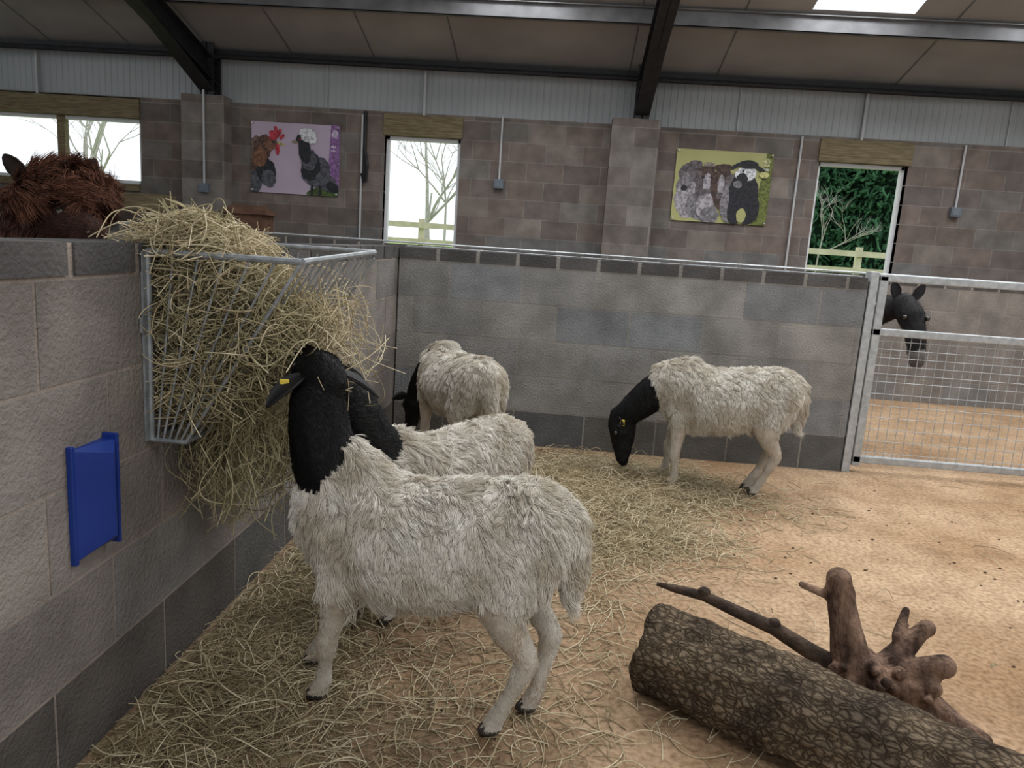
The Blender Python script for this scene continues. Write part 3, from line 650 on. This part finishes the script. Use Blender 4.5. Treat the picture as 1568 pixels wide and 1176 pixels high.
# ------------------------------------------------------------------ log + branch
def barkmat():
    m=bpy.data.materials.new('rough_bark'); nt,N,L,b=nodes(m); b.inputs['Roughness'].default_value=.95; b.inputs['Specular IOR Level'].default_value=.1
    tc=N.new('ShaderNodeTexCoord'); mp=N.new('ShaderNodeMapping'); mp.inputs['Scale'].default_value=(38,62,62); L.new(tc.outputs['Object'],mp.inputs['Vector'])
    nz=N.new('ShaderNodeTexNoise'); nz.inputs['Scale'].default_value=.6; nz.inputs['Detail'].default_value=5
    mv=N.new('ShaderNodeVectorMath'); mv.operation='MULTIPLY_ADD'; mv.inputs[1].default_value=(2.2,2.2,2.2)
    L.new(mp.outputs['Vector'],nz.inputs['Vector']); L.new(nz.outputs['Color'],mv.inputs[0]); L.new(mp.outputs['Vector'],mv.inputs[2])
    vo=N.new('ShaderNodeTexVoronoi'); vo.feature='DISTANCE_TO_EDGE'; vo.inputs['Scale'].default_value=1; L.new(mv.outputs['Vector'],vo.inputs['Vector'])
    rp=N.new('ShaderNodeValToRGB'); rp.color_ramp.elements[0].position=.0; rp.color_ramp.elements[1].position=.3
    rp.color_ramp.elements[0].color=(.05,.037,.027,1); rp.color_ramp.elements[1].color=(.20,.16,.12,1)
    n3=N.new('ShaderNodeTexNoise'); n3.inputs['Scale'].default_value=9; n3.inputs['Detail'].default_value=10; L.new(tc.outputs['Object'],n3.inputs['Vector'])
    r3=N.new('ShaderNodeValToRGB'); r3.color_ramp.elements[0].position=.35; r3.color_ramp.elements[1].position=.65; r3.color_ramp.elements[0].color=(.5,.47,.45,1); r3.color_ramp.elements[1].color=(1.25,1.18,1.05,1)
    L.new(n3.outputs['Fac'],r3.inputs['Fac'])
    mx=N.new('ShaderNodeMix'); mx.data_type='RGBA'; mx.blend_type='MULTIPLY'; mx.inputs['Factor'].default_value=1
    L.new(vo.outputs['Distance'],rp.inputs['Fac']); L.new(rp.outputs['Color'],mx.inputs[6]); L.new(r3.outputs['Color'],mx.inputs[7]); L.new(mx.outputs[2],b.inputs['Base Color'])
    ad=N.new('ShaderNodeMath'); ad.operation='MULTIPLY_ADD'; ad.inputs[1].default_value=1.2; L.new(n3.outputs['Fac'],ad.inputs[0]); L.new(vo.outputs['Distance'],ad.inputs[2])
    bp=N.new('ShaderNodeBump'); bp.inputs['Strength'].default_value=1; bp.inputs['Distance'].default_value=.014
    L.new(ad.outputs[0],bp.inputs['Height']); L.new(bp.outputs['Normal'],b.inputs['Normal'])
    return m
M_bark=barkmat(); M_end=pmat('log_end_grain',(.06,.045,.032),(.13,.10,.07),scale=30,rough=.9)
mb=MB(); nl,nr=140,90; Lg=1.35; vs=[];fs=[]
from mathutils import noise as mn
for i in range(nl):
    t=i/(nl-1)
    for k in range(nr):
        a=2*math.pi*k/nr
        rr=.122*(1+.05*math.sin(2*a+3*t)+.03*math.sin(5*a+9*t)+.02*math.sin(13*a+31*t))
        rr+=.010*mn.fractal(Vector((t*Lg*14,rr*math.cos(a)*26,rr*math.sin(a)*26)),1,2,4)
        if i==0: rr*=.82
        if i==1: rr*=.94
        vs.append((t*Lg+.012*math.sin(3*a),rr*math.cos(a),rr*math.sin(a)))
for i in range(nl-1):
    for k in range(nr): fs.append((i*nr+k,i*nr+(k+1)%nr,(i+1)*nr+(k+1)%nr,(i+1)*nr+k))
mb.add(vs,fs)
for ii,xx in ((0,.012),(nl-1,Lg-.01)):
    ring=[vs[ii*nr+k] for k in range(nr)]; mb.add(ring+[(xx,0,0)],[((k+1)%nr,k,nr) if ii==0 else (k,(k+1)%nr,nr) for k in range(nr)],mi=1)
lo=mb.obj('bark_log',[M_bark,M_end],smooth=True); lo.location=(.335,2.05,.12); lo.rotation_euler=(0,0,math.atan2(-.6,.8))
M_br=pmat('stripped_branch',(.05,.026,.017),(.33,.205,.14),scale=14,rough=.8,bump=1,bscale=55,stretch=(1.4,1.4,.6),detail=10,lo=.38,hi=.66)
br_=empty('forked_branch')
def bl(pts): return chain(pts,0,.3)
E=bl([(.85,2.06,.375,.036),(.865,2.06,.31,.040),(.89,2.05,.22,.046),(.91,2.04,.14,.058),(.95,2.02,.09,.07)])
E+=bl([(.86,2.06,.31,.014),(.80,2.08,.325,.013),(.76,2.09,.335,.011)])
E+=bl([(.93,2.03,.10,.07),(1.0,2.0,.10,.065),(1.06,1.98,.10,.055),(1.10,1.95,.07,.045),(1.15,1.90,.045,.04),(1.20,1.86,.04,.028)])
E+=bl([(1.0,2.02,.12,.05),(1.06,2.05,.19,.032),(1.10,2.06,.235,.024),(1.115,2.06,.25,.026)])
E+=bl([(1.03,2.0,.12,.045),(1.09,1.98,.17,.033),(1.13,1.97,.185,.034)])
E+=bl([(1.06,2.02,.13,.03),(1.04,2.06,.22,.018),(1.07,2.10,.28,.012)])
E+=bl([(.93,2.03,.09,.05),(.90,2.0,.05,.045),(.98,2.05,.04,.045)])
for _ in range(60):
    t=random.random(); E.append((np.array((.90+.2*t+random.uniform(-.06,.06),2.02-.05*t+random.uniform(-.08,.05),.11+random.uniform(-.06,.06),*[random.uniform(.012,.028)]*3)),0))
for _ in range(22):
    t=random.random(); E.append((np.array((.852+.05*t+random.uniform(-.035,.035),2.055+random.uniform(-.035,.02),.37-.22*t,*[random.uniform(.008,.016)]*2,random.uniform(.02,.035))),0))
blob('burl',E,[M_br],br_,voxel=.006,smooth=1)
mb=MB(); pts=[(.36,2.20,.245),(.42,2.19,.238),(.50,2.165,.236),(.60,2.13,.21),(.70,2.10,.185),(.80,2.07,.14),(.90,2.04,.10)]
mb.tube(pts,[.006,.013,.016,.019,.021,.025,.03],n=12); mb.ell((.50,2.165,.248),(.02,.017,.017)); mb.ell((.70,2.10,.2),(.02,.02,.016))
mb.obj('long_limb',pmat('dark_limb',(.035,.022,.015),(.10,.065,.045),scale=20,rough=.85,bump=.5),br_,smooth=True)
# ------------------------------------------------------------------ outdoors
mb=MB(); mb.add([(-60,9.7,0),(60,9.7,0),(60,12.,.5),(-60,12.,.5),(60,60,.9),(-60,60,.9)],[(0,1,2,3),(3,2,4,5)]); mb.obj('grass_field',M_grass)
mb=MB()
for x in np.arange(-14,14,1.6): mb.box((x,14.0,.50),(x+.1,14.1,1.62))
for z in (.85,1.15,1.45): mb.box((-14,13.96,z),(14,14.0,z+.10))
mb.obj('timber_fence',M_palewood)
def bare_tree(name,loc,h,seed,mat,r0=.09):
    rs=random.Random(seed); segs=[]
    def grow(p,d,L,r,dep):
        q=p+d*L; m=(p+q)/2+Vector((rs.gauss(0,.05*L),rs.gauss(0,.05*L),0))
        segs.append(([p,m,q],[r,r*.8,r*.62]))
        if dep==0: return
        for _ in range(rs.choice((2,3,3))):
            nd=(d+Vector((rs.gauss(0,.5),rs.gauss(0,.5),rs.gauss(.1,.25)))).normalized(); grow(q if rs.random()<.6 else m,nd,L*rs.uniform(.6,.85),r*.6,dep-1)
    grow(Vector(loc),Vector((0,0,1)),h*.32,r0,5)
    mb=MB()
    for pts,rr in segs: mb.tube(pts,rr,n=5,cap=False)
    mb.obj(name,mat)
M_tree=pmat('pale_bark',(.38,.35,.32),(.5,.47,.43),rough=.9)
for i,(x,y,h) in enumerate(((-4.0,21,6.5),(-5.6,34,7),(-13,20,7),(-15.5,24,8),(-11.5,26,7),(5.5,17,2.6),(-7,38,9))):
    bare_tree('bare_tree',(x,y,.66),h,i+3,M_tree,r0=.075 if i!=5 else .028)
F_con=hairmat('conifer_needles',[(.015,.05,.022),(.035,.10,.045),(.07,.18,.085)])
M_con=pmat('conifer_core',(.004,.014,.007),(.008,.022,.011),rough=1)
for (cx,cy,hh,rr) in ((6.6,22,7,1.5),(8.4,21.5,7.5,1.6),(10.3,22.5,7,1.6),(12.2,22,7.5,1.6),(14.2,22.5,7,1.6)):
    ce=empty('conifer_tree'); mb=MB()
    mb.tube([(cx,cy,.6),(cx,cy,1.2),(cx,cy,hh)],[rr*.6,rr*.8,.05],n=14); mb.obj('core',M_con,ce)
    N=4500; z=rng.uniform(.8,hh,N); a=rng.uniform(0,2*np.pi,N); R=rr*(1-(z-.5)/(hh))*rng.uniform(.7,1.1,N)+.1
    P=np.stack([cx+R*np.cos(a),cy+R*np.sin(a),z],1); Dn=np.stack([np.cos(a),np.sin(a),-.6+rng.normal(size=N)*.4],1)+rng.normal(size=(N,3))*.4
    straw('foliage',P,Dn,rng.uniform(.15,.4,N),.03,F_con,ce,bend=.2)
# ------------------------------------------------------------------ light
w=bpy.data.worlds.new('overcast_sky'); S.world=w; w.use_nodes=True
bg=w.node_tree.nodes['Background']; bg.inputs['Color'].default_value=(.89,.95,1,1); bg.inputs['Strength'].default_value=1.4
def area(name,loc,rot,sx,sy,e,col=(.97,.985,1)):
    l=bpy.data.lights.new(name,'AREA'); l.shape='RECTANGLE'; l.size=sx; l.size_y=sy; l.energy=e; l.color=col
    o=bpy.data.objects.new(name,l); o.location=loc; o.rotation_euler=rot; link(o); return o
tilt=-math.atan(sl)
for i,(a,b,c,d) in enumerate(sky[:3]):
    yc=(c+d)/2; area('rear_fill',((a+b)/2,yc,rz(yc)+.05),(tilt,0,0),b-a-.05,(d-c)*.98,190)
area('rear_fill',(1,-1.5,4.8),(math.radians(15),0,0),3,2,100)  # added fill lamp behind the camera; the roof has no skylight there
